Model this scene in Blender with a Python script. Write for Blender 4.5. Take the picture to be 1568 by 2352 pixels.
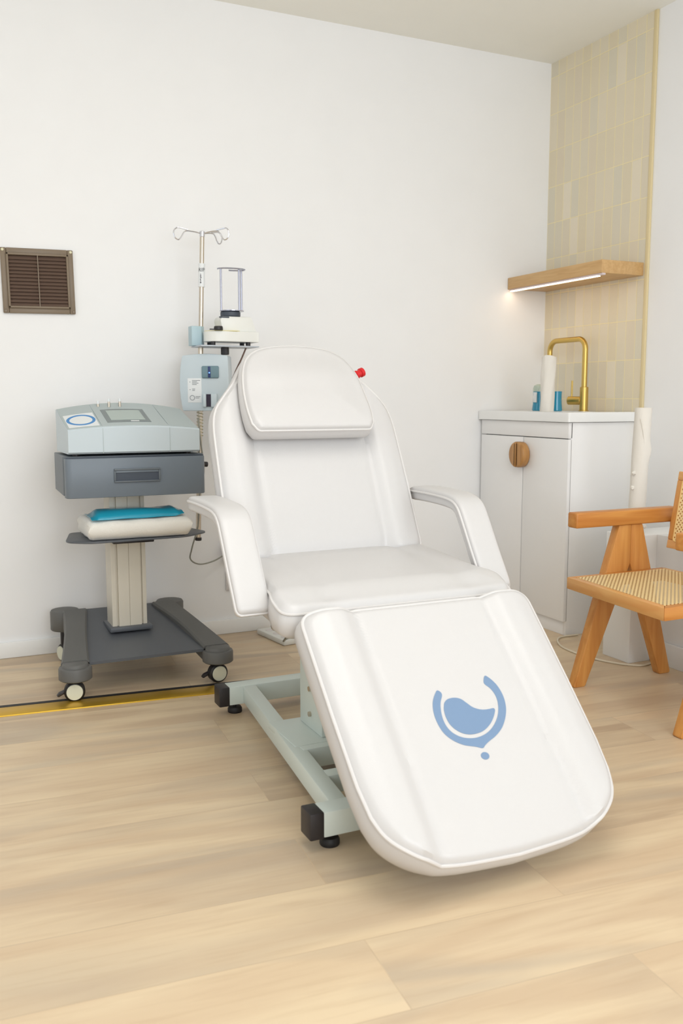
import bpy, bmesh, math, random
from math import sin, cos, pi, radians, sqrt
from mathutils import Vector, Matrix
import numpy as np
for o in list(bpy.data.objects): bpy.data.objects.remove(o)
random.seed(4)
SC = bpy.context.scene
COL = SC.collection

# ---------------------------------------------------------------- camera
cd = bpy.data.cameras.new('camera'); cam = bpy.data.objects.new('camera', cd); COL.objects.link(cam)
yaw, pitch = radians(25.05), radians(7.04)
fw = Vector((sin(yaw)*cos(pitch), cos(yaw)*cos(pitch), -sin(pitch)))
cam.location = (-2.7506, -3.5973, 0.972)
cam.rotation_euler = fw.to_track_quat('-Z', 'Y').to_euler()
cd.sensor_fit = 'VERTICAL'; cd.sensor_height = 36; cd.sensor_width = 24
cd.lens = 36*2110.17/2352
cd.clip_start = .05
cd.dof.use_dof = True; cd.dof.focus_distance = 2.75; cd.dof.aperture_fstop = 4.5
SC.camera = cam
SC.view_settings.view_transform = 'Standard'; SC.view_settings.look = 'None'
SC.view_settings.gamma = 1; SC.view_settings.use_curve_mapping = False
SC.view_settings.exposure = -0.30

# ---------------------------------------------------------------- world and lights
w = bpy.data.worlds.new('world'); SC.world = w; w.use_nodes = True
w.node_tree.nodes['Background'].inputs[0].default_value = (.85, .93, 1, 1)
w.node_tree.nodes['Background'].inputs[1].default_value = .35
def area(name, loc, to, sx, sy, power, col, spread=180):
    d = bpy.data.lights.new(name, 'AREA'); d.shape = 'RECTANGLE'; d.size = sx; d.size_y = sy
    d.energy = power; d.color = col; d.spread = radians(spread)
    o = bpy.data.objects.new(name, d); COL.objects.link(o); o.location = loc
    o.rotation_euler = (Vector(to)-Vector(loc)).to_track_quat('-Z', 'Y').to_euler()
    return o
area('added_fill_left', (-4.74, -2.6, 1.45), (-2.0, -2.5, 2.0), 2.2, 1.7, 20, (.88, .94, 1))  # added area fill light, out of view, at an assumed left window
area('added_fill_front', (-2.0, -5.14, 1.45), (-1.9, -2, 2.3), 2.4, 1.7, 84, (.885, .94, 1))  # added main fill light behind the camera; the window there is assumed, unseen
area('overhead_fill', (-2.1, -2.5, 2.46), (-2.1, -2.5, 0), 1.2, 1.2, 22, (1, .97, .93))  # added fill light above the bed, out of view, brightens the seat

# ---------------------------------------------------------------- materials
def lin(c):
    return tuple(((v/255)/12.92 if v/255 <= .04045 else ((v/255+.055)/1.055)**2.4) for v in c)+(1,)
def mat(name, rgb, rough=.5, metal=0, spec=.5, coat=0, bump=0, bscale=200, var=0, vscale=6, emit=None, estr=0, trans=0, sheen=0):
    m = bpy.data.materials.new(name); m.use_nodes = True
    nt = m.node_tree; b = nt.nodes['Principled BSDF']; c = lin(rgb)
    b.inputs['Base Color'].default_value = c; b.inputs['Roughness'].default_value = rough
    b.inputs['Metallic'].default_value = metal; b.inputs['Specular IOR Level'].default_value = spec
    b.inputs['Coat Weight'].default_value = coat; b.inputs['Transmission Weight'].default_value = trans
    b.inputs['Sheen Weight'].default_value = sheen
    if emit: b.inputs['Emission Color'].default_value = lin(emit); b.inputs['Emission Strength'].default_value = estr
    tc = nt.nodes.new('ShaderNodeTexCoord')
    n = nt.nodes.new('ShaderNodeTexNoise'); n.inputs['Scale'].default_value = vscale; n.inputs['Detail'].default_value = 4
    nt.links.new(tc.outputs['Object'], n.inputs['Vector'])
    mx = nt.nodes.new('ShaderNodeMix'); mx.data_type = 'RGBA'
    v = var if var else .02
    mx.inputs[6].default_value = tuple(x*(1-v) for x in c[:3])+(1,); mx.inputs[7].default_value = tuple(min(1, x*(1+v)) for x in c[:3])+(1,)
    nt.links.new(n.outputs[0], mx.inputs[0]); nt.links.new(mx.outputs[2], b.inputs['Base Color'])
    if bump:
        n2 = nt.nodes.new('ShaderNodeTexNoise'); n2.inputs['Scale'].default_value = bscale
        nt.links.new(tc.outputs['Object'], n2.inputs['Vector'])
        bp = nt.nodes.new('ShaderNodeBump'); bp.inputs['Strength'].default_value = bump; bp.inputs['Distance'].default_value = .002
        nt.links.new(n2.outputs[0], bp.inputs['Height']); nt.links.new(bp.outputs[0], b.inputs['Normal'])
    return m
def woodmat(name, rgb, dark, axis=0, rough=.4, scale=1.0, contrast=1.0):
    m = bpy.data.materials.new(name); m.use_nodes = True; nt = m.node_tree; b = nt.nodes['Principled BSDF']
    b.inputs['Roughness'].default_value = rough
    tc = nt.nodes.new('ShaderNodeTexCoord'); mp = nt.nodes.new('ShaderNodeMapping')
    s = [28*scale]*3; s[axis] = 2.2*scale; mp.inputs['Scale'].default_value = s
    nt.links.new(tc.outputs['Object'], mp.inputs[0])
    n = nt.nodes.new('ShaderNodeTexNoise'); n.inputs['Scale'].default_value = 1.3; n.inputs['Detail'].default_value = 5; n.inputs['Distortion'].default_value = .9
    nt.links.new(mp.outputs[0], n.inputs[0])
    r = nt.nodes.new('ShaderNodeValToRGB'); r.color_ramp.elements[0].position = .5-.18/contrast; r.color_ramp.elements[1].position = .5+.18/contrast
    r.color_ramp.elements[0].color = lin(dark); r.color_ramp.elements[1].color = lin(rgb)
    nt.links.new(n.outputs[0], r.inputs[0]); nt.links.new(r.outputs[0], b.inputs['Base Color'])
    bp = nt.nodes.new('ShaderNodeBump'); bp.inputs['Strength'].default_value = .08; bp.inputs['Distance'].default_value = .001
    nt.links.new(n.outputs[0], bp.inputs['Height']); nt.links.new(bp.outputs[0], b.inputs['Normal'])
    return m
M = {}
M['wall'] = mat('wall_paint', (247, 247, 247), .75, bump=.05, bscale=90)
M['ceiling'] = mat('ceiling_paint', (250, 249, 241), .85)
M['base'] = mat('baseboard_paint', (244, 244, 242), .45)
M['leather'] = mat('white_leatherette', (208, 206, 205), .36, spec=.5, bump=.12, bscale=420, var=.01)
M['pipe'] = mat('white_piping', (218, 215, 213), .4)
M['emblem'] = mat('blue_print', (118, 144, 176), .5)
M['steelwhite'] = mat('pale_green_grey_steel', (216, 226, 220), .4)
M['black'] = mat('black_plastic', (40, 36, 38), .45)
M['rubber'] = mat('black_rubber', (26, 24, 26), .55)
M['chrome'] = mat('brushed_steel', (205, 195, 180), .28, metal=1)
M['chrome2'] = mat('polished_steel', (215, 215, 220), .18, metal=1)
M['alu'] = mat('anodised_aluminium', (222, 216, 202), .42, metal=.35)
M['legs'] = mat('charcoal_grey_plastic', (98, 98, 96), .5)
M['plate'] = mat('dark_slate_sheet', (88, 92, 98), .42)
M['slate'] = mat('slate_grey_metal', (112, 122, 132), .4)
M['slate2'] = mat('slate_grey_edge', (100, 108, 115), .45)
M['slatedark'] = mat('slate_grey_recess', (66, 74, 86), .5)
M['console'] = mat('pale_blue_grey_plastic', (202, 214, 220), .45)
M['consoletop'] = mat('grey_green_plastic', (180, 191, 192), .5)
M['bezel'] = mat('grey_bezel', (120, 130, 131), .4)
M['screen'] = mat('dull_grey_screen', (168, 182, 176), .25)
M['teal'] = mat('blue_grey_button_plate', (112, 140, 150), .35)
M['navy'] = mat('dark_blue_slot', (40, 60, 110), .3)
M['led'] = mat('blue_led', (120, 170, 255), .3, emit=(90, 140, 255), estr=3)
M['label'] = mat('label_white', (236, 239, 240), .5)
M['ink'] = mat('grey_ink', (130, 135, 140), .6)
M['inkdark'] = mat('dark_ink', (50, 40, 60), .6)
M['blueink'] = mat('blue_ink', (66, 140, 205), .5)
M['towel'] = mat('white_cotton', (240, 237, 229), .95, bump=.6, bscale=300, sheen=.3)
M['packet'] = mat('blue_plastic_pouch', (36, 160, 190), .25, coat=.3, var=.12, vscale=9)
M['casterdisc'] = mat('cream_caster_disc', (222, 224, 206), .4)
M['cream'] = mat('cream_plastic', (236, 236, 230), .35)
M['yellowplate'] = mat('yellow_plate', (224, 208, 130), .5)
M['acryl'] = mat('pale_acrylic_rod', (176, 178, 192), .2, metal=.6)
M['cabinet'] = mat('white_lacquer', (246, 245, 244), .4)
M['ceramic'] = mat('white_ceramic', (245, 245, 243), .12, coat=.3)
M['seam'] = mat('shadow_gap', (60, 62, 75), .8)
M['brass'] = mat('brushed_brass', (206, 176, 100), .34, metal=1)
M['gold'] = mat('gold_anodised_trim', (216, 174, 60), .38, metal=.75)
M['trimstrip'] = mat('cream_tile_trim', (228, 210, 165), .5)
M['handle'] = woodmat('handle_wood', (196, 146, 88), (168, 118, 64), 2)
M['oak'] = woodmat('pale_oak', (214, 176, 122), (200, 158, 104), 1, scale=2)
M['teak_x'] = woodmat('orange_teak_x', (214, 150, 76), (190, 118, 50), 0)
M['teak_y'] = woodmat('orange_teak_y', (230, 176, 108), (218, 156, 90), 1)
M['teak_z'] = woodmat('orange_teak_z', (218, 156, 84), (198, 130, 62), 2)
M['paper'] = mat('white_tissue_paper', (236, 231, 222), .9, bump=.5, bscale=60)
M['soapblue'] = mat('blue_soap', (10, 140, 175), .15, coat=.5)
M['clear'] = mat('pale_green_bottle', (190, 205, 190), .1, coat=.4)
M['red'] = mat('red_plastic', (214, 32, 38), .35)
M['cord'] = mat('white_cord', (226, 214, 190), .5)
M['greycord'] = mat('grey_cord', (150, 150, 140), .5)
M['browncord'] = mat('brown_cord', (130, 105, 95), .5)
M['ventframe'] = mat('brown_grille_frame', (128, 112, 92), .45)
M['ventslat'] = mat('brown_grille_slat', (104, 84, 72), .55)
M['ventdark'] = mat('duct_dark', (38, 30, 32), .8)
M['screw'] = mat('pale_screw', (222, 216, 180), .4)
M['ledstrip'] = mat('warm_led_diffuser', (255, 236, 212), .4, emit=(255, 222, 184), estr=11)
M['purple'] = mat('purple_plastic', (120, 100, 150), .4)
M['socket'] = mat('socket_white', (225, 220, 218), .4)

def math_node(nt, op, a, b=None, c=None):
    n = nt.nodes.new('ShaderNodeMath'); n.operation = op
    for i, v in enumerate((a, b, c)):
        if v is None: continue
        if isinstance(v, (int, float)): n.inputs[i].default_value = v
        else: nt.links.new(v, n.inputs[i])
    return n.outputs[0]

def floor_material():
    m = bpy.data.materials.new('oak_plank_floor'); m.use_nodes = True; nt = m.node_tree; b = nt.nodes['Principled BSDF']
    tc = nt.nodes.new('ShaderNodeTexCoord'); mp = nt.nodes.new('ShaderNodeMapping')
    mp.inputs['Rotation'].default_value = (0, 0, radians(4.5)); mp.inputs['Location'].default_value = (.30, .105, 0)
    nt.links.new(tc.outputs['Object'], mp.inputs[0])
    br = nt.nodes.new('ShaderNodeTexBrick'); br.offset = .37; br.offset_frequency = 2
    for k, v in (('Scale', 1), ('Mortar Size', .0012), ('Mortar Smooth', .3), ('Brick Width', 1.15), ('Row Height', .205), ('Bias', 0)): br.inputs[k].default_value = v
    br.inputs['Color1'].default_value = (0, 0, 0, 1); br.inputs['Color2'].default_value = (1, 1, 1, 1); br.inputs['Mortar'].default_value = (.5, .5, .5, 1)
    nt.links.new(mp.outputs[0], br.inputs['Vector'])
    sep = nt.nodes.new('ShaderNodeSeparateColor'); nt.links.new(br.outputs['Color'], sep.inputs[0])
    # grain, shifted per plank
    off = nt.nodes.new('ShaderNodeCombineXYZ'); k = math_node(nt, 'MULTIPLY', sep.outputs[0], 37.0)
    nt.links.new(k, off.inputs[0]); nt.links.new(k, off.inputs[1])
    va = nt.nodes.new('ShaderNodeVectorMath'); va.operation = 'ADD'; nt.links.new(mp.outputs[0], va.inputs[0]); nt.links.new(off.outputs[0], va.inputs[1])
    def grain(sc, detail, dist):
        m2 = nt.nodes.new('ShaderNodeMapping'); m2.inputs['Scale'].default_value = sc; nt.links.new(va.outputs[0], m2.inputs[0])
        n = nt.nodes.new('ShaderNodeTexNoise'); n.inputs['Scale'].default_value = 1; n.inputs['Detail'].default_value = detail; n.inputs['Distortion'].default_value = dist
        nt.links.new(m2.outputs[0], n.inputs[0]); return n.outputs[0]
    g1 = grain((1.6, 11, 1), 4, .6); g2 = grain((5, 60, 1), 3, .3); g3 = grain((1.1, 4.0, 1), 2, .8)
    def mix(f, a, c):
        x = nt.nodes.new('ShaderNodeMix'); x.data_type = 'RGBA'
        if isinstance(f, (int, float)): x.inputs[0].default_value = f
        else: nt.links.new(f, x.inputs[0])
        for s, v in ((6, a), (7, c)):
            if isinstance(v, tuple): x.inputs[s].default_value = v
            else: nt.links.new(v, x.inputs[s])
        return x.outputs[2]
    def rng(v, a, c):
        x = nt.nodes.new('ShaderNodeMapRange'); nt.links.new(v, x.inputs[0]); x.inputs[1].default_value = a; x.inputs[2].default_value = c; return x.outputs[0]
    plank = mix(sep.outputs[0], lin((188, 164, 136)), lin((222, 197, 163)))
    plank = mix(math_node(nt, 'MULTIPLY', rng(g1, .40, .62), .6), plank, lin((230, 210, 176)))
    plank = mix(math_node(nt, 'MULTIPLY', rng(g3, .50, .66), .6), plank, lin((182, 166, 146)))
    plank = mix(math_node(nt, 'MULTIPLY', rng(g2, .5, .75), .22), plank, lin((176, 142, 106)))
    seam = math_node(nt, 'MULTIPLY', br.outputs['Fac'], .15)
    plank = mix(seam, plank, lin((150, 116, 84)))
    nt.links.new(plank, b.inputs['Base Color']); b.inputs['Roughness'].default_value = .42
    bp = nt.nodes.new('ShaderNodeBump'); bp.inputs['Strength'].default_value = .06; bp.inputs['Distance'].default_value = .001
    nt.links.new(g2, bp.inputs['Height']); nt.links.new(bp.outputs[0], b.inputs['Normal'])
    return m
def tile_material():
    m = bpy.data.materials.new('glazed_beige_tiles'); m.use_nodes = True; nt = m.node_tree; b = nt.nodes['Principled BSDF']
    tc = nt.nodes.new('ShaderNodeTexCoord'); sp = nt.nodes.new('ShaderNodeSeparateXYZ'); nt.links.new(tc.outputs['Object'], sp.inputs[0])
    cb = nt.nodes.new('ShaderNodeCombineXYZ')
    nt.links.new(math_node(nt, 'ADD', sp.outputs[1], 5.5), cb.inputs[0]); nt.links.new(math_node(nt, 'ADD', sp.outputs[2], -.002), cb.inputs[1])
    br = nt.nodes.new('ShaderNodeTexBrick'); br.offset = 0; br.squash = 1
    for k, v in (('Scale', 1), ('Mortar Size', .0020), ('Mortar Smooth', .3), ('Brick Width', .055), ('Row Height', .1615), ('Bias', 0)): br.inputs[k].default_value = v
    br.inputs['Color1'].default_value = (0, 0, 0, 1); br.inputs['Color2'].default_value = (1, 1, 1, 1); br.inputs['Mortar'].default_value = (.5,)*3+(1,)
    nt.links.new(cb.outputs[0], br.inputs['Vector'])
    rp = nt.nodes.new('ShaderNodeValToRGB'); e = rp.color_ramp.elements
    e[0].color = lin((230, 217, 192)); e[1].color = lin((238, 228, 207))
    for p, c in ((.3, (224, 217, 197)), (.5, (234, 222, 196)), (.75, (228, 216, 188))):
        x = e.new(p); x.color = lin(c)
    nt.links.new(br.outputs['Color'], rp.inputs[0])
    mx = nt.nodes.new('ShaderNodeMix'); mx.data_type = 'RGBA'; nt.links.new(br.outputs['Fac'], mx.inputs[0]); nt.links.new(rp.outputs[0], mx.inputs[6]); mx.inputs[7].default_value = lin((250, 236, 190))
    nt.links.new(mx.outputs[2], b.inputs['Base Color']); b.inputs['Roughness'].default_value = .28
    n = nt.nodes.new('ShaderNodeTexNoise'); n.inputs['Scale'].default_value = 16; nt.links.new(tc.outputs['Object'], n.inputs[0])
    h = math_node(nt, 'SUBTRACT', math_node(nt, 'MULTIPLY', n.outputs[0], .6), br.outputs['Fac'])
    bp = nt.nodes.new('ShaderNodeBump'); bp.inputs['Strength'].default_value = .5; bp.inputs['Distance'].default_value = .003
    nt.links.new(h, bp.inputs['Height']); nt.links.new(bp.outputs[0], b.inputs['Normal'])
    return m
def cane_material():
    m = bpy.data.materials.new('woven_cane'); m.use_nodes = True; nt = m.node_tree; b = nt.nodes['Principled BSDF']
    tc = nt.nodes.new('ShaderNodeUVMap'); sp = nt.nodes.new('ShaderNodeSeparateXYZ'); nt.links.new(tc.outputs[0], sp.inputs[0])
    u = math_node(nt, 'DIVIDE', sp.outputs[0], .0150); v = math_node(nt, 'DIVIDE', sp.outputs[1], .0150)
    def hole(du):
        a = math_node(nt, 'SUBTRACT', math_node(nt, 'FRACT', math_node(nt, 'ADD', u, du+100)), .5)
        c = math_node(nt, 'SUBTRACT', math_node(nt, 'FRACT', math_node(nt, 'ADD', v, du+100)), .5)
        return math_node(nt, 'LESS_THAN', math_node(nt, 'ADD', math_node(nt, 'MULTIPLY', a, a), math_node(nt, 'MULTIPLY', c, c)), .046)
    hs = math_node(nt, 'MAXIMUM', hole(0), hole(.5))
    # diagonal two-tone strand lines
    w1 = math_node(nt, 'ABSOLUTE', math_node(nt, 'SINE', math_node(nt, 'MULTIPLY', math_node(nt, 'ADD', u, v), pi*4)))
    mx = nt.nodes.new('ShaderNodeMix'); mx.data_type = 'RGBA'; nt.links.new(w1, mx.inputs[0]); mx.inputs[6].default_value = lin((236, 204, 142)); mx.inputs[7].default_value = lin((248, 222, 166))
    nt.links.new(mx.outputs[2], b.inputs['Base Color']); b.inputs['Roughness'].default_value = .55
    tr = nt.nodes.new('ShaderNodeBsdfTransparent'); ms = nt.nodes.new('ShaderNodeMixShader')
    nt.links.new(hs, ms.inputs[0]); nt.links.new(b.outputs[0], ms.inputs[1]); nt.links.new(tr.outputs[0], ms.inputs[2])
    nt.links.new(ms.outputs[0], nt.nodes['Material Output'].inputs[0])
    return m
M['floor'] = floor_material(); M['tiles'] = tile_material(); M['cane'] = cane_material()

# ---------------------------------------------------------------- mesh helpers
class MB:
    post = None
    def __init__(s): s.v = []; s.f = []
    def raw(s, v, f):
        n = len(s.v); s.v += [Vector(x) for x in v]; s.f += [tuple(n+i for i in q) for q in f]; return s
    def bm(s, b):
        b.verts.index_update(); s.raw([x.co.copy() for x in b.verts], [[x.index for x in q.verts] for q in b.faces]); b.free(); return s
    def box(s, x0, x1, y0, y1, z0, z1, bev=0, seg=2, mtx=None):
        b = bmesh.new(); bmesh.ops.create_cube(b, size=1)
        for q in b.verts: q.co = Vector(((x0+x1)/2+q.co.x*(x1-x0), (y0+y1)/2+q.co.y*(y1-y0), (z0+z1)/2+q.co.z*(z1-z0)))
        if bev: bmesh.ops.bevel(b, geom=list(b.edges), offset=bev, segments=seg, profile=.5, affect='EDGES')
        if mtx: bmesh.ops.transform(b, matrix=mtx, verts=b.verts)
        return s.bm(b)
    def prism(s, pts, o, a, c, n, depth, bev=0, seg=2):
        """outline pts (p,q) at o + a*p + c*q, extruded by n*depth"""
        o, a, c, n = map(Vector, (o, a, c, n)); b = bmesh.new()
        lo = [b.verts.new(o+a*p+c*q) for p, q in pts]; hi = [b.verts.new(o+a*p+c*q+n*depth) for p, q in pts]
        N = len(pts); b.faces.new(lo[::-1]); b.faces.new(hi)
        for i in range(N): b.faces.new((lo[i], lo[(i+1) % N], hi[(i+1) % N], hi[i]))
        bmesh.ops.recalc_face_normals(b, faces=b.faces)
        if bev:
            ed = [e for e in b.edges if len(e.link_faces) == 2 and (e.link_faces[0].normal.angle(e.link_faces[1].normal, 0) > .6)]
            bmesh.ops.bevel(b, geom=ed, offset=bev, segments=seg, profile=.5, affect='EDGES')
        return s.bm(b)
    def tube(s, path, r, closed=False, seg=10, caps=True):
        P = [Vector(p) for p in path]; n = len(P)
        if n < 2: return s
        T = []
        for i in range(n):
            a = P[(i-1) % n] if (closed or i > 0) else P[i]; c = P[(i+1) % n] if (closed or i < n-1) else P[i]
            T.append((c-a).normalized())
        up = Vector((0, 0, 1)) if abs(T[0].z) < .9 else Vector((1, 0, 0))
        nr = (up-T[0]*up.dot(T[0])).normalized(); base = len(s.v); V = []
        for i in range(n):
            nr = (nr-T[i]*nr.dot(T[i])).normalized(); bn = T[i].cross(nr)
            rr = r[i] if isinstance(r, (list, tuple)) else r
            for k in range(seg):
                t = 2*pi*k/seg; V.append(P[i]+nr*cos(t)*rr+bn*sin(t)*rr)
        F = []
        for i in range(n if closed else n-1):
            for k in range(seg):
                j = (i+1) % n; F.append((i*seg+k, i*seg+(k+1) % seg, j*seg+(k+1) % seg, j*seg+k))
        if not closed and caps: F.append(tuple(range(seg))[::-1]); F.append(tuple((n-1)*seg+k for k in range(seg)))
        return s.raw(V, F)
    def cyl(s, p0, p1, r0, r1=None, seg=24, bev=0):
        p0, p1 = Vector(p0), Vector(p1); r1 = r0 if r1 is None else r1
        if bev:
            d = (p1-p0).normalized()
            return s.tube([p0, p0+d*.0001, p0+d*bev, p1-d*bev, p1-d*.0001, p1], [r0-bev, r0-bev, r0, r1, r1-bev, r1-bev], seg=seg)
        return s.tube([p0, p1], [r0, r1], seg=seg)
    def lathe(s, prof, o, ax=(0, 0, 1), seg=28):
        o, ax = Vector(o), Vector(ax).normalized()
        return s.tube([o+ax*(h+i*1e-6) for i, (r, h) in enumerate(prof)], [max(r, 1e-4) for r, h in prof], seg=seg) if all(prof[i+1][1] >= prof[i][1] for i in range(len(prof)-1)) else s._lathe(prof, o, ax, seg)
    def _lathe(s, prof, o, ax, seg):
        up = Vector((0, 0, 1)) if abs(ax.z) < .9 else Vector((1, 0, 0)); a = (up-ax*up.dot(ax)).normalized(); c = ax.cross(a)
        V = [o+ax*h+a*cos(2*pi*k/seg)*r+c*sin(2*pi*k/seg)*r for r, h in prof for k in range(seg)]
        F = [(i*seg+k, i*seg+(k+1) % seg, (i+1)*seg+(k+1) % seg, (i+1)*seg+k) for i in range(len(prof)-1) for k in range(seg)]
        return s.raw(V, F)
    def build(s, name, m, parent=None, smooth=35, label=None, uvfun=None):
        me = bpy.data.meshes.new(name); o = bpy.data.objects.new(name, me); COL.objects.link(o)
        off = Vector((0, 0, 0)); p = parent
        while p is not None: off += Vector(p.location); p = p.parent
        if MB.post is not None: s.v = [MB.post @ x for x in s.v]
        me.from_pydata([tuple(x-off) for x in s.v], [], s.f)
        b = bmesh.new(); b.from_mesh(me); bmesh.ops.recalc_face_normals(b, faces=b.faces)
        if uvfun:
            L = b.loops.layers.uv.new('UVMap')
            for f in b.faces:
                for l in f.loops: l[L].uv = uvfun(l.vert.co+off)
        b.to_mesh(me); b.free()
        me.materials.append(m)
        if smooth:
            me.polygons.foreach_set('use_smooth', [True]*len(me.polygons)); me.set_sharp_from_angle(angle=radians(smooth))
        if parent is not None: o.parent = parent
        if label: o['label'] = label
        return o
def empty(name, loc, label, cat, group=None):
    o = bpy.data.objects.new(name, None); COL.objects.link(o); o.location = loc; o.empty_display_size = .05
    o['label'] = label; o['category'] = cat
    if group: o['group'] = group
    return o
def tag(o, label, cat, group=None):
    o['label'] = label; o['category'] = cat
    if group: o['group'] = group
    return o
def struct(name, mb, m, smooth=35):
    o = mb.build(name, m, None, smooth); o['kind'] = 'structure'; return o
def spline(pts, n=8, closed=False):
    P = [Vector(p) for p in pts]; N = len(P); out = []
    for i in range(N if closed else N-1):
        g = lambda k: P[k % N] if closed else P[min(max(k, 0), N-1)]
        a, b, c, d = g(i-1), g(i), g(i+1), g(i+2)
        for k in range(n):
            t = k/n; out.append(.5*((2*b)+(c-a)*t+(2*a-5*b+4*c-d)*t*t+(3*b-a-3*c+d)*t**3))
    if not closed: out.append(P[-1])
    return out
def text_mesh(body, size, o, a, c, depth=.0004):
    cu = bpy.data.curves.new('lettering', 'FONT'); cu.body = body; cu.size = size; cu.align_x = 'CENTER'; cu.extrude = depth; cu.resolution_u = 3
    t = bpy.data.objects.new('lettering', cu); COL.objects.link(t); bpy.context.view_layer.update()
    me = bpy.data.meshes.new_from_object(t.evaluated_get(bpy.context.evaluated_depsgraph_get()))
    o, a, c = Vector(o), Vector(a).normalized(), Vector(c).normalized(); n = a.cross(c)
    V = [o+a*v.co.x+c*v.co.y+n*v.co.z for v in me.vertices]; F = [tuple(p.vertices) for p in me.polygons]
    bpy.data.objects.remove(t); bpy.data.meshes.remove(me)
    return V, F

# ---------------------------------------------------------------- room
XL, YF, H = -4.8, -5.2, 2.49
struct('floor', MB().box(XL-.1, .1, YF-.1, .1, -.1, 0), M['floor'], 0)
struct('ceiling', MB().box(XL-.1, .1, YF-.1, .1, H, H+.1), M['ceiling'], 0)
struct('wall_back', MB().box(XL-.1, .1, 0, .12, 0, H), M['wall'], 0)
struct('wall_right', MB().box(0, .12, YF-.1, .1, 0, H), M['wall'], 0)
struct('trim_5', MB().box(-.28, 0, YF, -1.056, 0, .475, .002), M['wall'])
def wall_with_hole(name, axis, pos, a0, a1, h0, h1, z0, z1):
    mb = MB()
    for (p, q, r, t) in ((a0, h0, 0, H), (h1, a1, 0, H), (h0, h1, 0, z0), (h0, h1, z1, H)):
        if axis == 'x': mb.box(pos-.12, pos, p, q, r, t)
        else: mb.box(p, q, pos-.12, pos, r, t)
    struct(name, mb, M['wall'], 0)
wall_with_hole('wall_left', 'x', XL, YF-.1, .1, -3.75, -1.45, .55, 2.3)  # unseen wall; its window opening is assumed for the added left light
wall_with_hole('wall_front', 'y', YF, XL, .1, -3.25, -.75, .55, 2.3)  # unseen wall behind the camera, opening assumed for the front fill light
f = MB(); x = XL-.06
for a, b_, z0, z1 in ((-3.75, -3.7, .55, 2.3), (-1.5, -1.45, .55, 2.3), (-3.7, -1.5, .55, .6), (-3.7, -1.5, 2.25, 2.3)): f.box(x-.03, x+.03, a, b_, z0, z1)
struct('assumed_window_1', f, M['base'], 0)  # frame of the assumed left window, out of view
f = MB(); y = YF-.06
for a, b_, z0, z1 in ((-3.25, -3.2, .55, 2.3), (-.8, -.75, .55, 2.3), (-3.2, -.8, .55, .6), (-3.2, -.8, 2.25, 2.3)): f.box(a, b_, y-.03, y+.03, z0, z1)
struct('assumed_window_2', f, M['base'], 0)  # frame of the assumed window behind the camera, never in view
struct('wall_tiled', MB().box(-.009, 0, -.646, 0, 0, H), M['tiles'], 0)
struct('trim_1', MB().box(-.011, 0, -.664, -.646, 0, H, .002), M['trimstrip'])
struct('baseboard_back', MB().box(XL, 0, -.014, 0, 0, .06, .003), M['base'])
struct('baseboard_right', MB().box(-.294, -.28, YF, -1.06, 0, .085, .003), M['base'])
# boxed-in pipework beside the cabinet
struct('trim_2', MB().box(-.393, 0, -1.056, -.914, 0, .475, .002), M['base'])
# gold threshold strip in the floor with its dark gap, turned with the planks
RZ = Matrix.Translation((-2.1, -.672, 0)) @ Matrix.Rotation(radians(-5.4), 4, 'Z')
struct('trim_3', MB().box(-2.7, 1.2, -.055, .026, -.01, .004, .0015, mtx=RZ), M['gold'])
struct('trim_4', MB().box(-2.7, 1.2, .026, .050, -.01, .0035, .001, mtx=RZ), M['rubber'])

# ---------------------------------------------------------------- ventilation grille on the back wall
v = empty('ventilation_grille', (-2.298, 0, 1.28), 'square brown louvred ventilation grille screwed to the white wall', 'vent')
TV = Matrix.Translation((-2.298, -.001, 1.398)) @ Matrix.Rotation(radians(-1.0), 4, 'Y')
hw, hh = .127, .116
fr = MB()
for a in ((-hw, -hw+.02, -hh, hh), (hw-.02, hw, -hh, hh), (-hw+.02, hw-.02, hh-.02, hh), (-hw+.02, hw-.02, -hh, -hh+.02)):
    fr.box(a[0], a[1], -.012, 0, a[2], a[3], .003, mtx=TV)
fr.build('frame', M['ventframe'], v)
inn = MB()
for a in ((-hw+.018, -hw+.026, -hh+.018, hh-.018), (hw-.026, hw-.018, -hh+.018, hh-.018), (-hw+.018, hw-.018, hh-.026, hh-.018), (-hw+.018, hw-.018, -hh+.018, -hh+.026)):
    inn.box(a[0], a[1], -.019, -.002, a[2], a[3], .002, mtx=TV)
inn.build('inner_frame', M['ventframe'], v)
MB().box(-hw+.02, hw-.02, -.003, 0, -hh+.02, hh-.02, mtx=TV).build('duct_backing', M['ventdark'], v)
sl = MB()
for k in range(14):
    z = hh-.034-k*(2*hh-.062)/13.4
    sl.box(-hw+.025, hw-.025, -.0015, .0015, -.0085, .0085, mtx=TV @ Matrix.Translation((0, -.009, z)) @ Matrix.Rotation(radians(-38), 4, 'X'))
sl.build('louvre_slats', M['ventslat'], v, 0)
MB().box(-.0015, .0015, -.019, -.014, -hh+.024, hh-.024, mtx=TV).build('centre_bar', M['ventframe'], v)
for sx in (-1, 1):
    for sz in (-1, 1):
        p = TV @ Vector((sx*(hw-.008), -.012, sz*(hh-.008))); MB().cyl(p, p+Vector((0, -.003, 0)), .0055, .004, 14).build('screw', M['screw'] if sz > 0 else M['ventframe'], v)

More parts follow.
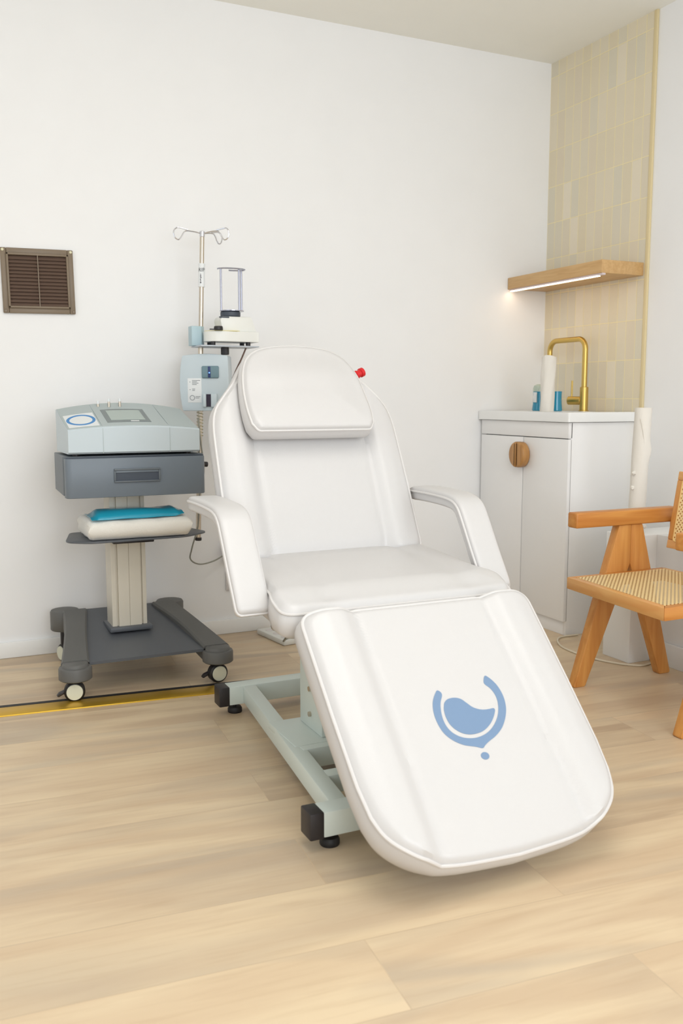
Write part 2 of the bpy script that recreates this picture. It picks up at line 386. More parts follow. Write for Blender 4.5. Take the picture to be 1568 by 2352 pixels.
# ---------------------------------------------------------------- treatment bed
BX = -1.7007
bed = empty('treatment_bed', (BX, -1.45, 0), 'white leatherette reclining treatment bed with blue bowl emblem on its leg rest', 'treatment chair')
def seg_dist(px, py, poly):
    d = np.full(px.shape, 9.0)
    for i in range(len(poly)):
        ax, ay = poly[i]; bx, by = poly[(i+1) % len(poly)]; dx, dy = bx-ax, by-ay; L = dx*dx+dy*dy+1e-12
        t = np.clip(((px-ax)*dx+(py-ay)*dy)/L, 0, 1); d = np.minimum(d, np.hypot(px-ax-t*dx, py-ay-t*dy))
    return d
def resample(poly, step):
    out = []
    for i in range(len(poly)):
        a = poly[i]; b = poly[(i+1) % len(poly)]; L = math.hypot(b[0]-a[0], b[1]-a[1]); n = max(1, int(round(L/step)))
        for k in range(n): out.append((a[0]+(b[0]-a[0])*k/n, a[1]+(b[1]-a[1])*k/n))
    return out
def round_poly(pts, radii, n=7):
    out = []; N = len(pts)
    for i in range(N):
        p = Vector(pts[i]); a = (Vector(pts[i-1])-p); b = (Vector(pts[(i+1) % N])-p); r = radii[i] if isinstance(radii, (list, tuple)) else radii
        if r <= 0: out.append(tuple(p)); continue
        a.normalize(); b.normalize()
        for k in range(n+1):
            t = k/n; q = p+a*r*(1-t)**2+b*r*t*t; out.append(tuple(q))
    return out
def cushion(outline, O, U, Vv, Nn, thick, hfun, round_r=.016, bulge=.008, rings=34, step=.009, bot=.012):
    """upholstered pad: outline in (u,v), top height hfun(u,v), side walls bulging, closed underside"""
    O, U, Vv, Nn = Vector(O), Vector(U), Vector(Vv), Vector(Nn)
    ol = resample(outline, step); cu = sum(p[0] for p in ol)/len(ol); cv = sum(p[1] for p in ol)/len(ol); N = len(ol)
    V = []; F = []
    ts = [1-(1-k/rings)**1.0 for k in range(rings)]
    pu = np.array([[cu+(p[0]-cu)*(1-t) for p in ol] for t in ts]); pv = np.array([[cv+(p[1]-cv)*(1-t) for p in ol] for t in ts])
    d = seg_dist(pu.ravel(), pv.ravel(), ol).reshape(pu.shape); d[0] = 0
    for i in range(rings):
        for j in range(N):
            dd = min(d[i][j], round_r); z = -round_r+sqrt(max(0, round_r**2-(round_r-dd)**2))
            z += hfun(pu[i][j], pv[i][j], d[i][j])
            V.append(O+U*pu[i][j]+Vv*pv[i][j]+Nn*z)
    V.append(O+U*cu+Vv*cv+Nn*hfun(cu, cv, .2))
    for i in range(rings-1):
        for j in range(N): k = (j+1) % N; F.append((i*N+j, i*N+k, (i+1)*N+k, (i+1)*N+j))
    top = rings*N
    for j in range(N): F.append(((rings-1)*N+j, (rings-1)*N+(j+1) % N, top))
    # sides
    prev = 0; S = 7
    nor = []
    for j in range(N):
        a = ol[j-1]; b = ol[(j+1) % N]; e = Vector((b[1]-a[1], -(b[0]-a[0])));
        if e.length > 0: e.normalize()
        if e.dot(Vector((ol[j][0]-cu, ol[j][1]-cv))) < 0: e = -e
        nor.append(e)
    for s_ in range(1, S+1):
        t = s_/S; base = len(V)
        z = -round_r-(thick-round_r)*t; off = bulge*sin(pi*min(1, t*1.02))-(.006*t)
        if s_ == S: off -= bot
        for j in range(N):
            e = nor[j]; u0, v0 = ol[j]; V.append(O+U*(u0+e.x*off)+Vv*(v0+e.y*off)+Nn*(z+hfun(u0, v0, 0)*(1-t)))
        for j in range(N): k = (j+1) % N; F.append((prev+j, base+j, base+k, prev+k))
        prev = base
    F.append(tuple(prev+j for j in range(N))[::-1])
    mb = MB(); mb.raw(V, F)
    pipe = [O+U*p[0]+Vv*p[1]+Nn*(-round_r+.001+hfun(p[0], p[1], 0)) for p in ol]
    return mb, pipe
sm = lambda x, a, b: (lambda t: t*t*(3-2*t))(min(1, max(0, (x-a)/(b-a))))
def panel_profile(w_in, w_out, lift, edge, half):
    def f(u, v, d):
        u = abs(u); h = lift*sm(u, w_in, w_out)-.004*math.exp(-((u-w_in)/.006)**2)
        return h-edge*sm(u, half*.80, half)
    return f
AN = radians(44.756)
LO = Vector((BX, -1.5-.27637, .50388)); LV = Vector((0, -cos(AN), -sin(AN))); LN = Vector((0, -sin(AN), cos(AN))); UX = Vector((1, 0, 0))
right = [(.299, .0), (.298, .25), (.295, .40), (.288, .465), (.273, .507), (.243, .542), (.196, .570), (.13, .584), (0, .591)]
right = right[:4]+[(p.x, p.y) for p in spline([(a, b, 0) for a, b in right[3:]], 5)][1:]
leg_pts = right+[(-a, b) for a, b in right[-2::-1]]
leg_ol = round_poly(leg_pts, [.035]+[0]*(len(leg_pts)-2)+[.035])
lp0 = panel_profile(.170, .212, .019, .014, .299)
def lp(u, v, d): return lp0(u, v, d)*(1-.0*v)-(.006*sm(v, .50, .59))
mb, pipe = cushion(leg_ol, LO, UX, LV, LN, .085, lp, round_r=.014, bulge=.010)
leg_rest = mb.build('leg_rest', M['leather'], bed, 50)
MB().tube(pipe, .0042, True, 8).build('piping', M['pipe'], leg_rest, label='raised white piping along the cushion edge')
RING = [(0.086, 0.2097), (0.0969, 0.2213), (0.1044, 0.2361), (0.1079, 0.253), (0.1076, 0.2719), (0.1023, 0.2924), (0.0918, 0.3118), (0.0768, 0.3302), (0.0612, 0.343), (0.0438, 0.3528), (0.0267, 0.36), (0.0138, 0.3668), (0.0055, 0.3718), (-0.0088, 0.3663), (-0.0206, 0.3628), (-0.0345, 0.3579), (-0.0492, 0.349), (-0.0624, 0.3363), (-0.0715, 0.3204), (-0.0756, 0.2986), (-0.0748, 0.2773), (-0.0694, 0.2576), (-0.0613, 0.2432), (-0.0527, 0.233), (-0.046, 0.2271), (-0.04, 0.2312), (-0.0382, 0.2373), (-0.0409, 0.2437), (-0.0476, 0.2532), (-0.0532, 0.2653), (-0.0578, 0.2826), (-0.0593, 0.3002), (-0.0557, 0.317), (-0.0466, 0.3305), (-0.0322, 0.3405), (-0.0142, 0.346), (0.0055, 0.3468), (0.0266, 0.3423), (0.046, 0.3328), (0.062, 0.32), (0.0741, 0.3064), (0.0837, 0.2895), (0.0893, 0.2717), (0.0894, 0.2556), (0.0846, 0.2413), (0.0774, 0.2321), (0.075, 0.2263), (0.078, 0.2185)]
BOWL = [(-0.0441, 0.2641), (-0.0404, 0.2579), (-0.0319, 0.2519), (-0.0217, 0.2498), (-0.0094, 0.2507), (0.0022, 0.2556), (0.0115, 0.266), (0.0205, 0.2769), (0.0312, 0.2838), (0.0434, 0.2878), (0.0569, 0.2889), (0.0701, 0.2884), (0.0731, 0.2915), (0.0714, 0.2965), (0.0613, 0.3095), (0.0468, 0.3227), (0.028, 0.3334), (0.0095, 0.3379), (-0.0095, 0.3378), (-0.026, 0.3325), (-0.0399, 0.3211), (-0.0484, 0.3061), (-0.0503, 0.2889), (-0.0482, 0.2739)]
DOT = [(.0034+.0098*cos(a*pi/10), .3891+.0082*sin(a*pi/10)) for a in range(20)]
def flat_shape(polys, O, U, Vv, Nn, h0, h1):
    b = bmesh.new()
    for P in polys:
        P = [tuple(q)[:2] for q in spline([(a, c, 0) for a, c in P], 4, True)]
        hi = [b.verts.new(O+U*p+Vv*q+Nn*h1) for p, q in P]; lo = [b.verts.new(O+U*p+Vv*q+Nn*h0) for p, q in P]
        f = b.faces.new(hi); bmesh.ops.triangulate(b, faces=[f])
        for i in range(len(P)): j = (i+1) % len(P); b.faces.new((hi[i], lo[i], lo[j], hi[j]))
    m_ = MB(); m_.bm(b); return m_
flat_shape([RING, BOWL, DOT], LO, UX, LV, LN, -.001, .0009).build('emblem', M['emblem'], leg_rest, 0, label='printed blue bowl and drop emblem')

# seat
seat_pts = [(-.297, .0), (.297, .0), (.299, .33), (.316, .385), (.312, .44), (.29, .458), (-.29, .458), (-.312, .44), (-.316, .385), (-.299, .33)]
seat_ol = round_poly(seat_pts, [.02, .02, .02, .02, .015, .015, .015, .015, .02, .02])
SA = radians(3.2); SO = Vector((BX, -1.262, .556)); SV = Vector((0, -cos(SA), -sin(SA))); SN = Vector((0, -sin(SA), cos(SA)))
def seat_h(u, v, d):
    return .006*sm(d, 0, .1)-.004-.020*sm(v, .36, .455)+.003*sin(v*13+u*4)*sm(d, 0, .1)-.006*math.exp(-((abs(u)-.19)/.03)**2)*sm(d, .0, .05)
mb, pipe = cushion(seat_ol, SO, UX, SV, SN, .105, seat_h, round_r=.02, bulge=.008)
seat = mb.build('seat_cushion', M['leather'], bed, 50)
MB().tube(pipe, .0035, True, 8).build('piping', M['pipe'], seat)

# backrest
BA = radians(64.036)
BO = Vector((BX, -1.5+.2047, .53688)); BV = Vector((0, cos(BA), sin(BA))); BN = Vector((0, -sin(BA), cos(BA)))
rb = [(.290, 0), (.289, .20), (.286, .33), (.282, .405), (.270, .450), (.246, .484), (.207, .532), (.176, .582), (.150, .618), (.118, .640), (.07, .651), (0, .655)]
rb = rb[:2]+[(p.x, p.y) for p in spline([(a, b, 0) for a, b in rb[1:]], 4)][1:]
back_pts = rb+[(-a, b) for a, b in rb[-2::-1]]
back_ol = round_poly(back_pts, [.03]+[0]*(len(back_pts)-2)+[.03])
bp0 = panel_profile(.174, .216, .018, .013, .29)
def bpf(u, v, d):
    return bp0(u, v, d)-.010*(1-sm(v, 0, .05))*sm(.2-abs(u), 0, .03)
mb, pipe = cushion(back_ol, BO, UX, BV, BN, .075, bpf, round_r=.014, bulge=.010)
backrest = mb.build('backrest', M['leather'], bed, 50)
MB().tube(pipe, .004, True, 8).build('piping', M['pipe'], backrest)
# head pillow
PO = BO+BN*.066+UX*-.012
rp_ = [(.172, .350), (.186, .372), (.190, .42), (.186, .49), (.176, .545), (.155, .592), (.12, .622), (.07, .636), (0, .641)]
rp_ = rp_[:2]+[(p.x, p.y) for p in spline([(a, b, 0) for a, b in rp_[1:]], 4)][1:]
pil_pts = rp_+[(-a, b) for a, b in rp_[-2::-1]]
pil_ol = round_poly(pil_pts, [.008]+[0]*(len(pil_pts)-2)+[.008])
def pil(u, v, d): return .012*sm(d, 0, .12)-.004-.022*sm(v, .50, .64)+.026*(1-sm(v, .345, .52))
mb, pipe = cushion(pil_ol, PO, UX, BV, BN, .062, pil, round_r=.015, bulge=.012, step=.008)
pillow = mb.build('head_cushion', M['leather'], bed, 50)
MB().tube(pipe, .0035, True, 8).build('piping', M['pipe'], pillow)
# strap of the head cushion over the top of the backrest
# armrests
# pad swept along an L-shaped path (y, z): back end, bend, front foot
arm_path = spline([(-1.172, .690, 0), (-1.25, .692, 0), (-1.34, .691, 0), (-1.415, .686, 0), (-1.452, .672, 0), (-1.478, .640, 0), (-1.53, .560, 0), (-1.572, .498, 0), (-1.592, .466, 0)], 5)
for s in (-1, 1):
    xc_ = BX+s*.342; V = []; F = []; n = len(arm_path); pl_, pr_ = [], []
    cs = round_poly([(-1, -1), (1, -1), (1, 1), (-1, 1)], .42, 5)
    K = len(cs)
    for i, p in enumerate(arm_path):
        a = arm_path[max(i-1, 0)]; b = arm_path[min(i+1, n-1)]; t = (b-a).normalized(); nn = Vector((t.y, -t.x))
        if nn.y < 0: nn = -nn
        if i > n*.55 and nn.x > 0: nn = -nn
        e = min(i, n-1-i); k = (.45, .78, .95)[e] if e < 3 else 1
        hw_, ht_ = .041*(.6+.4*k), .021*k
        for (q, r) in cs: V.append((xc_+q*hw_, p.x+nn.x*r*ht_, p.y+nn.y*r*ht_))
        for L, sg in ((pl_, -1), (pr_, 1)): L.append((xc_+sg*(hw_+.0005), p.x+nn.x*.006, p.y+nn.y*.006))
    for i in range(n-1):
        for k in range(K): j = (k+1) % K; F.append((i*K+k, i*K+j, (i+1)*K+j, (i+1)*K+k))
    F.append(tuple(range(K))); F.append(tuple((n-1)*K+k for k in range(K))[::-1])
    ar = MB().raw(V, F).build('armrest', M['leather'], bed, 60)
    pp = MB().tube(pl_+pr_[::-1], .0038, True, 8)
    pp.build('piping', M['pipe'], ar)
    x0, x1 = sorted((BX+s*.27, BX+s*.305)); MB().box(x0, x1, -1.58, -1.53, .47, .50, .003).build('armrest_bracket', M['steelwhite'], bed)
# red knob behind the head
c0 = BO+BN*-.05+UX*.188+BV*.575; dr = (UX*.9+BV*.42).normalized()
MB().lathe([(.0115, 0), (.0115, .028), (.014, .030), (.014, .036), (.0115, .038), (.0115, .048), (.0145, .050), (.0145, .060), (.010, .063), (.001, .064)], c0, dr).build('release_knob', M['red'], bed, label='red release knob')
# steel frame
for nm, yb, hwid in (('rear', -.94, .234), ('front', -1.85, .320)):
    MB().box(BX-hwid+.032, BX+hwid-.032, yb-.0275, yb+.0275, .03, .088, .004).build('crossbar', M['steelwhite'], bed)
    for s in (-1, 1):
        a, b_ = sorted((BX+s*(hwid-.034), BX+s*hwid)); MB().box(a, b_, yb-.028, yb+.028, .028, .089, .004).build('end_cap', M['black'], bed)
        fx = BX+s*(hwid-.058)
        MB().lathe([(.001, 0), (.021, 0), (.0225, .003), (.0225, .012), (.019, .018), (.008, .018), (.005, .018), (.005, .032)], (fx, yb-.0, 0), (0, 0, 1)).build('levelling_foot', M['rubber'], bed)
for s in (-1, 1):
    a = Vector((BX+s*.135, -.955)); b_ = Vector((BX+s*.232, -1.835)); d = (b_-a).normalized(); n = Vector((d.y, -d.x))*.021
    MB().prism([(a+n)[:], (b_+n)[:], (b_-n)[:], (a-n)[:]], (0, 0, .036), (1, 0, 0), (0, 1, 0), (0, 0, 1), .050, .003).build('side_rail', M['steelwhite'], bed)
MB().box(BX-.20, BX+.20, -1.50, -1.30, .070, .088, .003).build('base_plate', M['steelwhite'], bed)
MB().box(BX-.19, BX+.19, -1.53, -1.50, .035, .088, .003).build('cross_member', M['steelwhite'], bed)
MB().box(BX-.20, BX+.20, -1.70, -1.66, .040, .086, .003).build('cross_member', M['steelwhite'], bed)
col = MB().box(BX-.115, BX+.115, -1.475, -1.325, .088, .42, .004).build('lift_column', M['steelwhite'], bed)
for z in (.13, .20): MB().cyl((BX-.114, -1.40, z), (BX-.121, -1.40, z), .007, seg=14).build('bolt', M['chrome'], col)
MB().box(BX-.25, BX+.25, -1.68, -1.32, .415, .452, .004).build('seat_frame', M['steelwhite'], bed)
MB().box(BX-.06, BX+.06, -1.30, -1.20, .28, .38, .006).build('motor_housing', M['cream'], bed)
MB().tube([(BX-.1, -1.10, .30), (BX-.1, -1.25, .40), (BX-.1, -1.32, .44)], .014).build('actuator_rod', M['chrome'], bed)
for s in (-1, 1):
    MB().tube([(BX+s*.18, -1.31, .44), (BX+s*.18, -1.27, .46)]+[tuple(BO+UX*s*.18-BN*.095+BV*q) for q in (.02, .45)], .013).build('back_support', M['steelwhite'], bed)
    MB().tube([(BX+s*.18, -1.62, .44), tuple(LO+UX*s*.18-LN*.098+LV*.06), tuple(LO+UX*s*.18-LN*.098+LV*.40)], .013).build('leg_support', M['steelwhite'], bed)

# ---------------------------------------------------------------- equipment cart
CX = -2.067
cart = empty('equipment_cart', (CX, -.38, 0), 'grey wheeled medical equipment cart with drawer, lower shelf and drip pole', 'cart')
def leg_arm(s):
    # swept arm: rear pod -> front pod, plan outline with top height sloping down to the front
    mb = MB(); n = 22; V = []; F = []
    for i in range(n+1):
        t = i/n; y = -.15-.45*t
        xin = CX+s*(.110+.062*t); wd = .100-.022*sin(pi*t)-.0*t
        xc_ = CX+s*(.166+.072*t**1.1)
        hwid = .045-.007*sin(pi*t)
        zt = .196-.070*t+.010*sin(pi*t); th = .064-.010*t
        for (dx, dz) in ((-hwid, -th), (-hwid, -.006), (-hwid+.006, 0), (hwid-.006, 0), (hwid, -.006), (hwid, -th)):
            V.append((xc_+dx, y, zt+dz))
    for i in range(n):
        for k in range(6):
            j = (k+1) % 6; F.append((i*6+k, i*6+j, (i+1)*6+j, (i+1)*6+k))
    F.append(tuple(range(6))); F.append(tuple(n*6+k for k in range(6))[::-1])
    mb.raw(V, F)
    fx, fy = CX+s*.240, -.610
    mb.lathe([(.048, 0), (.053, .004), (.053, .036), (.050, .042), (.043, .044), (.041, .052), (.036, .056), (.001, .056)], (fx, fy, .068))
    rx, ry = CX+s*.198, -.125
    mb.lathe([(.050, 0), (.053, .004), (.053, .068), (.049, .074), (.001, .075)], (rx, ry, .118))
    return mb, (fx, fy), (rx, ry)
for s in (-1, 1):
    mb, fp, rp2 = leg_arm(s)
    arm = mb.build('leg', M['legs'], cart, 40)
    for (x, y), zt, rear in ((fp, .07, False), (rp2, .12, True)):
        r = .033; ang = radians(8 if not rear else 70); ax = Vector((sin(ang)*s, -cos(ang), 0))*1.0
        cx_ = Vector((x-.006, y-.012, r))
        c_ = MB().cyl(cx_-ax*.017, cx_+ax*.017, r, seg=32, bev=.005).build('caster', M['rubber'], cart)
        for q in (-1, 1): MB().cyl(cx_+ax*.016*q, cx_+ax*.020*q, r*.80, r*.76, 28).build('wheel_disc', M['casterdisc'], c_)
        MB().box(cx_.x-.014, cx_.x+.014, cx_.y-.010, cx_.y+.010, r*1.2, zt+.006, .004).tube([(x, y, zt-.006), (x, y, zt+.01)], .008).build('caster_fork', M['black'], c_)
        if not rear: MB().prism([(-.004, .004), (-.026, -.004), (-.034, -.014), (-.028, -.017), (-.014, -.010), (0, -.008)], cx_+Vector((-.022, -.004, .003)), (1, 0, 0), (0, 0, 1), (0, 1, 0), .018, .002).build('brake_pedal', M['black'], c_)
# sloping centre plate
pl = MB().prism([(-.135, -.13), (.135, -.13), (.198, -.60), (-.198, -.60)], (CX, 0, 0), (1, 0, 0), (0, 1, 0), (0, 0, 1), .01)
for q in pl.v: q.z += .178-.072*((-q.y-.13)/.47)
pl.build('base_plate', M['plate'], cart)
MB().box(CX-.085, CX+.065, -.405, -.27, .155, .172, .004).build('column_collar', M['plate'], cart)
cm = MB()
for a, b_, yf in ((-.072, -.056, -.382), (-.056, -.050, -.376), (-.050, -.0115, -.388), (-.0115, -.0105, -.386), (-.0105, .030, -.388), (.030, .036, -.376), (.036, .050, -.382)):
    cm.box(CX+a, CX+b_, yf, -.285, .17, .645, .0006)
cm.build('column', M['alu'], cart, 0)
# drawer housing with rounded front corners and drawer
hx0, hx1 = -2.300, -1.829
hp = round_poly([(hx0+.008, -.20), (hx1-.008, -.20), (hx1+.004, -.485), (hx0-.004, -.485)], [.01, .01, .02, .02], 5)
MB().prism(hp, (0, 0, .652), (1, 0, 0), (0, 1, 0), (0, 0, 1), .130, .002).build('drawer_housing', M['slate2'], cart)
dp = round_poly([(hx0, -.47), (hx1, -.47), (hx1, -.512), (hx0, -.512)], [.0, .0, .022, .022], 5)
dr_ = MB().prism(dp, (0, 0, .645), (1, 0, 0), (0, 1, 0), (0, 0, 1), .131, .003).build('drawer', M['slate'], cart)
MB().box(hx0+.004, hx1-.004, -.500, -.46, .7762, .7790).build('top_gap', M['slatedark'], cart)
hm = MB()
for a in ((-.078, .078, .733, .740), (-.078, .078, .694, .699), (-.078, -.072, .699, .733), (.072, .078, .699, .733)):
    hm.box(CX+a[0], CX+a[1], -.519, -.508, a[2], a[3], .002)
hm.build('handle', M['slate2'], dr_)
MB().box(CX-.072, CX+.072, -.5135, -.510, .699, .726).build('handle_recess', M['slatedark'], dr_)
MB().box(CX-.072, CX+.072, -.516, -.510, .726, .733, .001).build('handle_lip', M['slate'], dr_)
# lower shelf
shp = round_poly([(-2.258, -.26), (-1.85, -.26), (-1.802, -.43), (-1.90, -.508), (-2.23, -.525), (-2.304, -.47)], [.03, .03, .03, .04, .035, .035], 6)
MB().prism(shp, (0, 0, .493), (1, 0, 0), (0, 1, 0), (0, 0, 1), .006, .002).build('shelf', M['plate'], cart)
MB().box(CX-.085, CX+.055, -.50, -.27, .484, .493, .003).build('shelf_bracket', M['black'], cart)
# drip pole, leaning a little
p_bot, p_top = Vector((-1.770, -.20, .432)), Vector((-1.733, -.20, 1.586))
pt = lambda z: p_bot+(p_top-p_bot)*((z-p_bot.z)/(p_top.z-p_bot.z))
pole = MB().cyl(pt(.44), pt(1.235), .0098, seg=24).cyl(pt(1.225), pt(1.575), .0085, seg=24).build('drip_pole', M['chrome'], cart)
MB().cyl(pt(.430), pt(.443), .0125, seg=20, bev=.002).build('pole_cap', M['black'], pole)
MB().cyl(pt(1.566), pt(1.588), .010, seg=20, bev=.002).build('pole_head', M['chrome2'], pole)
prof = [(0, 0), (.03, .006), (.062, .008), (.074, .000), (.083, -.014), (.094, -.024), (.107, -.018), (.113, -.002), (.108, .012), (.096, .018), (.07, .014), (.058, .012)]
for az in (172, 28, -38, 75):
    a = radians(az); d = Vector((cos(a), sin(a), 0)); sd = Vector((-sin(a), cos(a), 0)); c = pt(1.578)
    MB().tube(spline([c+d*r*.93+sd*(.004 if i > 8 else 0)+Vector((0, 0, h*1.02)) for i, (r, h) in enumerate(prof)], 5), .0026, seg=8).build('hook', M['chrome2'], pole)
lb = MB().cyl(pt(1.385), pt(1.470), .0122, seg=24).build('pole_label', M['label'], pole, label='white sticker with dark lettering wrapped round the pole')
fdir = Vector((cam.location.x-pt(1.4).x, cam.location.y-pt(1.4).y, 0)).normalized(); rdir = Vector((-fdir.y, fdir.x, 0))*-1
rdir = rdir if rdir.dot(Vector((1, 0, 0))) > 0 else -rdir
V, F = text_mesh('RIP', .020, pt(1.440)+fdir*.0122, rdir, (0, 0, 1), .0002)
cc = pt(1.44)
V2 = []
for q in V:
    u = (q-cc).dot(rdir); t = u/.0124; zc = pt(q.z); V2.append(Vector((zc.x, zc.y, q.z))+fdir*cos(t)*.0125+rdir*sin(t)*.0125)
MB().raw(V2, F).build('lettering', M['inkdark'], lb, 0)
tm = MB()
for k in range(6):
    z = 1.428-k*.006; q = pt(z)+fdir*.0124-rdir*.003; tm.box(q.x-.0015-(k % 2)*.001, q.x+.001+(k % 3)*.0008, q.y-.0005, q.y+.0005, z, z+.0035)
tm.build('small_print', M['inkdark'], lb, 0)
# blue grey clamp bracket and tray holding the shaker
br = round_poly([(-1.792, -.178), (-1.792, -.225), (-1.745, -.225), (-1.728, -.195), (-1.728, -.178)], .006, 4)
bk = MB().prism([(-1.788, -.180), (-1.788, -.226), (-1.750, -.226), (-1.734, -.205), (-1.734, -.180)], (0, 0, 1.1675), (1, 0, 0), (0, 1, 0), (0, 0, 1), .072, .002).build('pole_clamp', mat('blue_grey_bracket', (176, 200, 208), .4), cart)
tr_ = MB().box(-1.775, -1.550, -.30, -.17, 1.162, 1.167, .001).build('tray', mat('pale_tray', (190, 196, 204), .35), cart)
MB().cyl((-1.668, -.25, 1.135), (-1.668, -.25, 1.162), .016, seg=10, bev=.002).build('clamp_knob', M['black'], tr_)
# coiled cable under the control box, side knob
co = [(pt(.93-.05*t/60).x+.0115*cos(t*.9), -.20+.0115*sin(t*.9), .925-.10*t/60) for t in range(61)]
MB().tube(co, .0018, seg=6).build('coiled_cable', mat('coil_cream', (196, 190, 160), .5), pole)
MB().cyl((-1.759, -.20, .725), (-1.728, -.20, .722), .010, seg=16, bev=.002).build('pole_screw_knob', M['black'], pole)

# shaker on the tray
SX, SY = -1.655, -.245
shk = empty('tube_shaker', (SX, SY, 1.167), 'cream laboratory shaker with black dial and open rod rack on the pole tray', 'laboratory shaker')
foot_z = 1.172
for dx, dy in ((-.068, -.035), (.068, -.035), (-.06, .035), (.068, .035)):
    MB().cyl((SX+dx, SY+dy, 1.167), (SX+dx, SY+dy, 1.184), .009, seg=14).build('foot', M['black'], shk)
ol = [(p.x, p.y) for p in spline([(-.093, 0, 0), (-.088, -.028, 0), (-.070, -.048, 0), (-.04, -.056, 0), (0, -.058, 0), (.05, -.056, 0), (.098, -.052, 0), (.105, -.045, 0), (.105, .043, 0), (.098, .05, 0), (0, .05, 0), (-.05, .046, 0), (-.080, .030, 0)], 3, True)]
MB().prism(ol, (SX, SY, 1.181), (1, 0, 0), (0, 1, 0), (0, 0, 1), .038, .0015, 1).build('lower_body', M['cream'], shk)
MB().prism([(p.x, p.y) for p in spline([(-.090, 0, 0), (-.085, -.026, 0), (-.067, -.046, 0), (-.04, -.053, 0), (.03, -.053, 0), (.03, .044, 0), (-.05, .043, 0), (-.077, .028, 0)], 4, True)], (SX, SY, 1.2188), (1, 0, 0), (0, 1, 0), (0, 0, 1), .002, .0).build('dial_plate', M['yellowplate'], shk)
up = [(.012, 1.219), (.03, 1.228), (.08, 1.250), (.1, 1.252)]
body = MB()
side = [(-.045, 1.219), (.100, 1.219), (.086, 1.262), (.080, 1.274), (-.034, 1.274), (-.040, 1.26), (-.035, 1.235)]
body.prism(side, (SX, SY-.040, 0), (1, 0, 0), (0, 0, 1), (0, 1, 0), .082, .004).build('upper_body', M['cream'], shk)
MB().cyl((SX-.052, SY-.052, 1.2208), (SX-.052, SY-.052, 1.236), .017, .016, 18, .002).box(SX-.085, SX-.056, SY-.055, SY-.049, 1.222, 1.226, .001).build('dial', M['black'], shk)
MB().cyl((SX+.012, SY, 1.274), (SX+.012, SY, 1.2955), .0375, seg=32, bev=.004).box(SX-.042, SX-.006, SY-.042, SY-.030, 1.268, 1.273, .001).build('turntable', M['slatedark'], shk)
cage = MB()
MB().cyl((SX+.018, SY, 1.2955), (SX+.018, SY, 1.2985), .045, seg=36).build('rack_base', M['acryl'], shk)
ring_ = [(SX+.018+.052*cos(t), SY+.030*sin(t), 1.450) for t in [radians(-200+290*k/40) for k in range(41)]]
MB().tube(ring_, .0028, seg=8).build('rack_ring', M['acryl'], shk)
for dx, dy in ((-.027, -.012), (.040, -.022), (.060, .010)):
    MB().cyl((SX+dx, SY+dy, 1.2975), (SX+dx, SY+dy, 1.450), .0038, seg=12).build('rod', M['acryl'], shk)
MB().box(SX+.106, SX+.116, SY-.01, SY+.004, 1.19, 1.206, .002).build('side_button', mat('tan_button', (180, 170, 140), .5), shk)

# control box clamped on the pole
ROT = Matrix.Translation((-1.722, -.190, 0)) @ Matrix.Rotation(radians(-27), 4, 'Z') @ Matrix.Translation((1.758, .20, 0))
MB.post = ROT
cb = empty('control_box', (-1.755, -.245, .928), 'pale grey control box with two clip slots clamped to the drip pole', 'control box')
fl = [(-.080+-.010*(1-((k/12)*2-1)**2), .929+.197*k/12) for k in range(13)]+[(-.076, 1.131)]+[(-.07+.155*k/12, 1.131+.006*(1-(k/6-1)**2)) for k in range(1, 12)]+[(.088, 1.131), (.091, 1.127)]+[(.091+.003*(1-((k/8)*2-1)**2), 1.127-.198*k/8) for k in range(1, 9)]+[(.088, .926), (-.077, .926)]
MB().prism(fl, (-1.758, -.268, 0), (1, 0, 0), (0, 0, 1), (0, 1, 0), .085, .003, 2).build('housing', M['console'], cb)
bx = -1.758
c1 = MB().box(bx-.006, bx+.058, -.276, -.266, 1.047, 1.092, .005, 3).build('upper_clip_plate', M['teal'], cb)
MB().box(bx+.018, bx+.028, -.2775, -.270, 1.049, 1.090, .001).build('slot', M['navy'], c1)
MB().cyl((bx+.0235, -.277, 1.067), (bx+.0235, -.2785, 1.067), .0025, seg=10).build('indicator_lamp', M['led'], c1)
for a, b_ in ((-.002, .010), (.028, .050)):
    MB().box(bx+a, bx+b_, -.282, -.266, .940, .990, .003).build('lower_clip_jaw', M['console'], cb)
MB().box(bx+.010, bx+.028, -.272, -.266, .942, .988).build('lower_slot', M['inkdark'], cb)
lb2 = MB().box(bx-.060, bx-.008, -.2690, -.267, .957, 1.047, .0008).build('instruction_label', M['label'], cb)
tx = MB()
for k, (z, l) in enumerate(((1.039, .030), (1.034, .018), (1.029, .024), (1.024, .017), (1.007, .011), (1.002, .010))): tx.box(bx-.043, bx-.043+l, -.2694, -.2689, z-.001, z+.001)
for z, l in ((.979, .018), (.974, .014)): tx.box(bx-.031, bx-.031+l, -.2694, -.2689, z-.001, z+.001)
tx.build('small_print', M['ink'], lb2, 0)
for z in (1.033, 1.005): MB().cyl((bx-.051, -.2690, z), (bx-.051, -.2695, z), .0016, seg=10).build('indicator_dot', M['ink'], lb2)
MB().lathe([(.0095, 0), (.0095, .0010), (.0078, .0012), (.0078, .0004)], (bx-.043, -.269, .975), (0, -1, 0), 24).build('round_button', M['ink'], cb)

MB.post = None
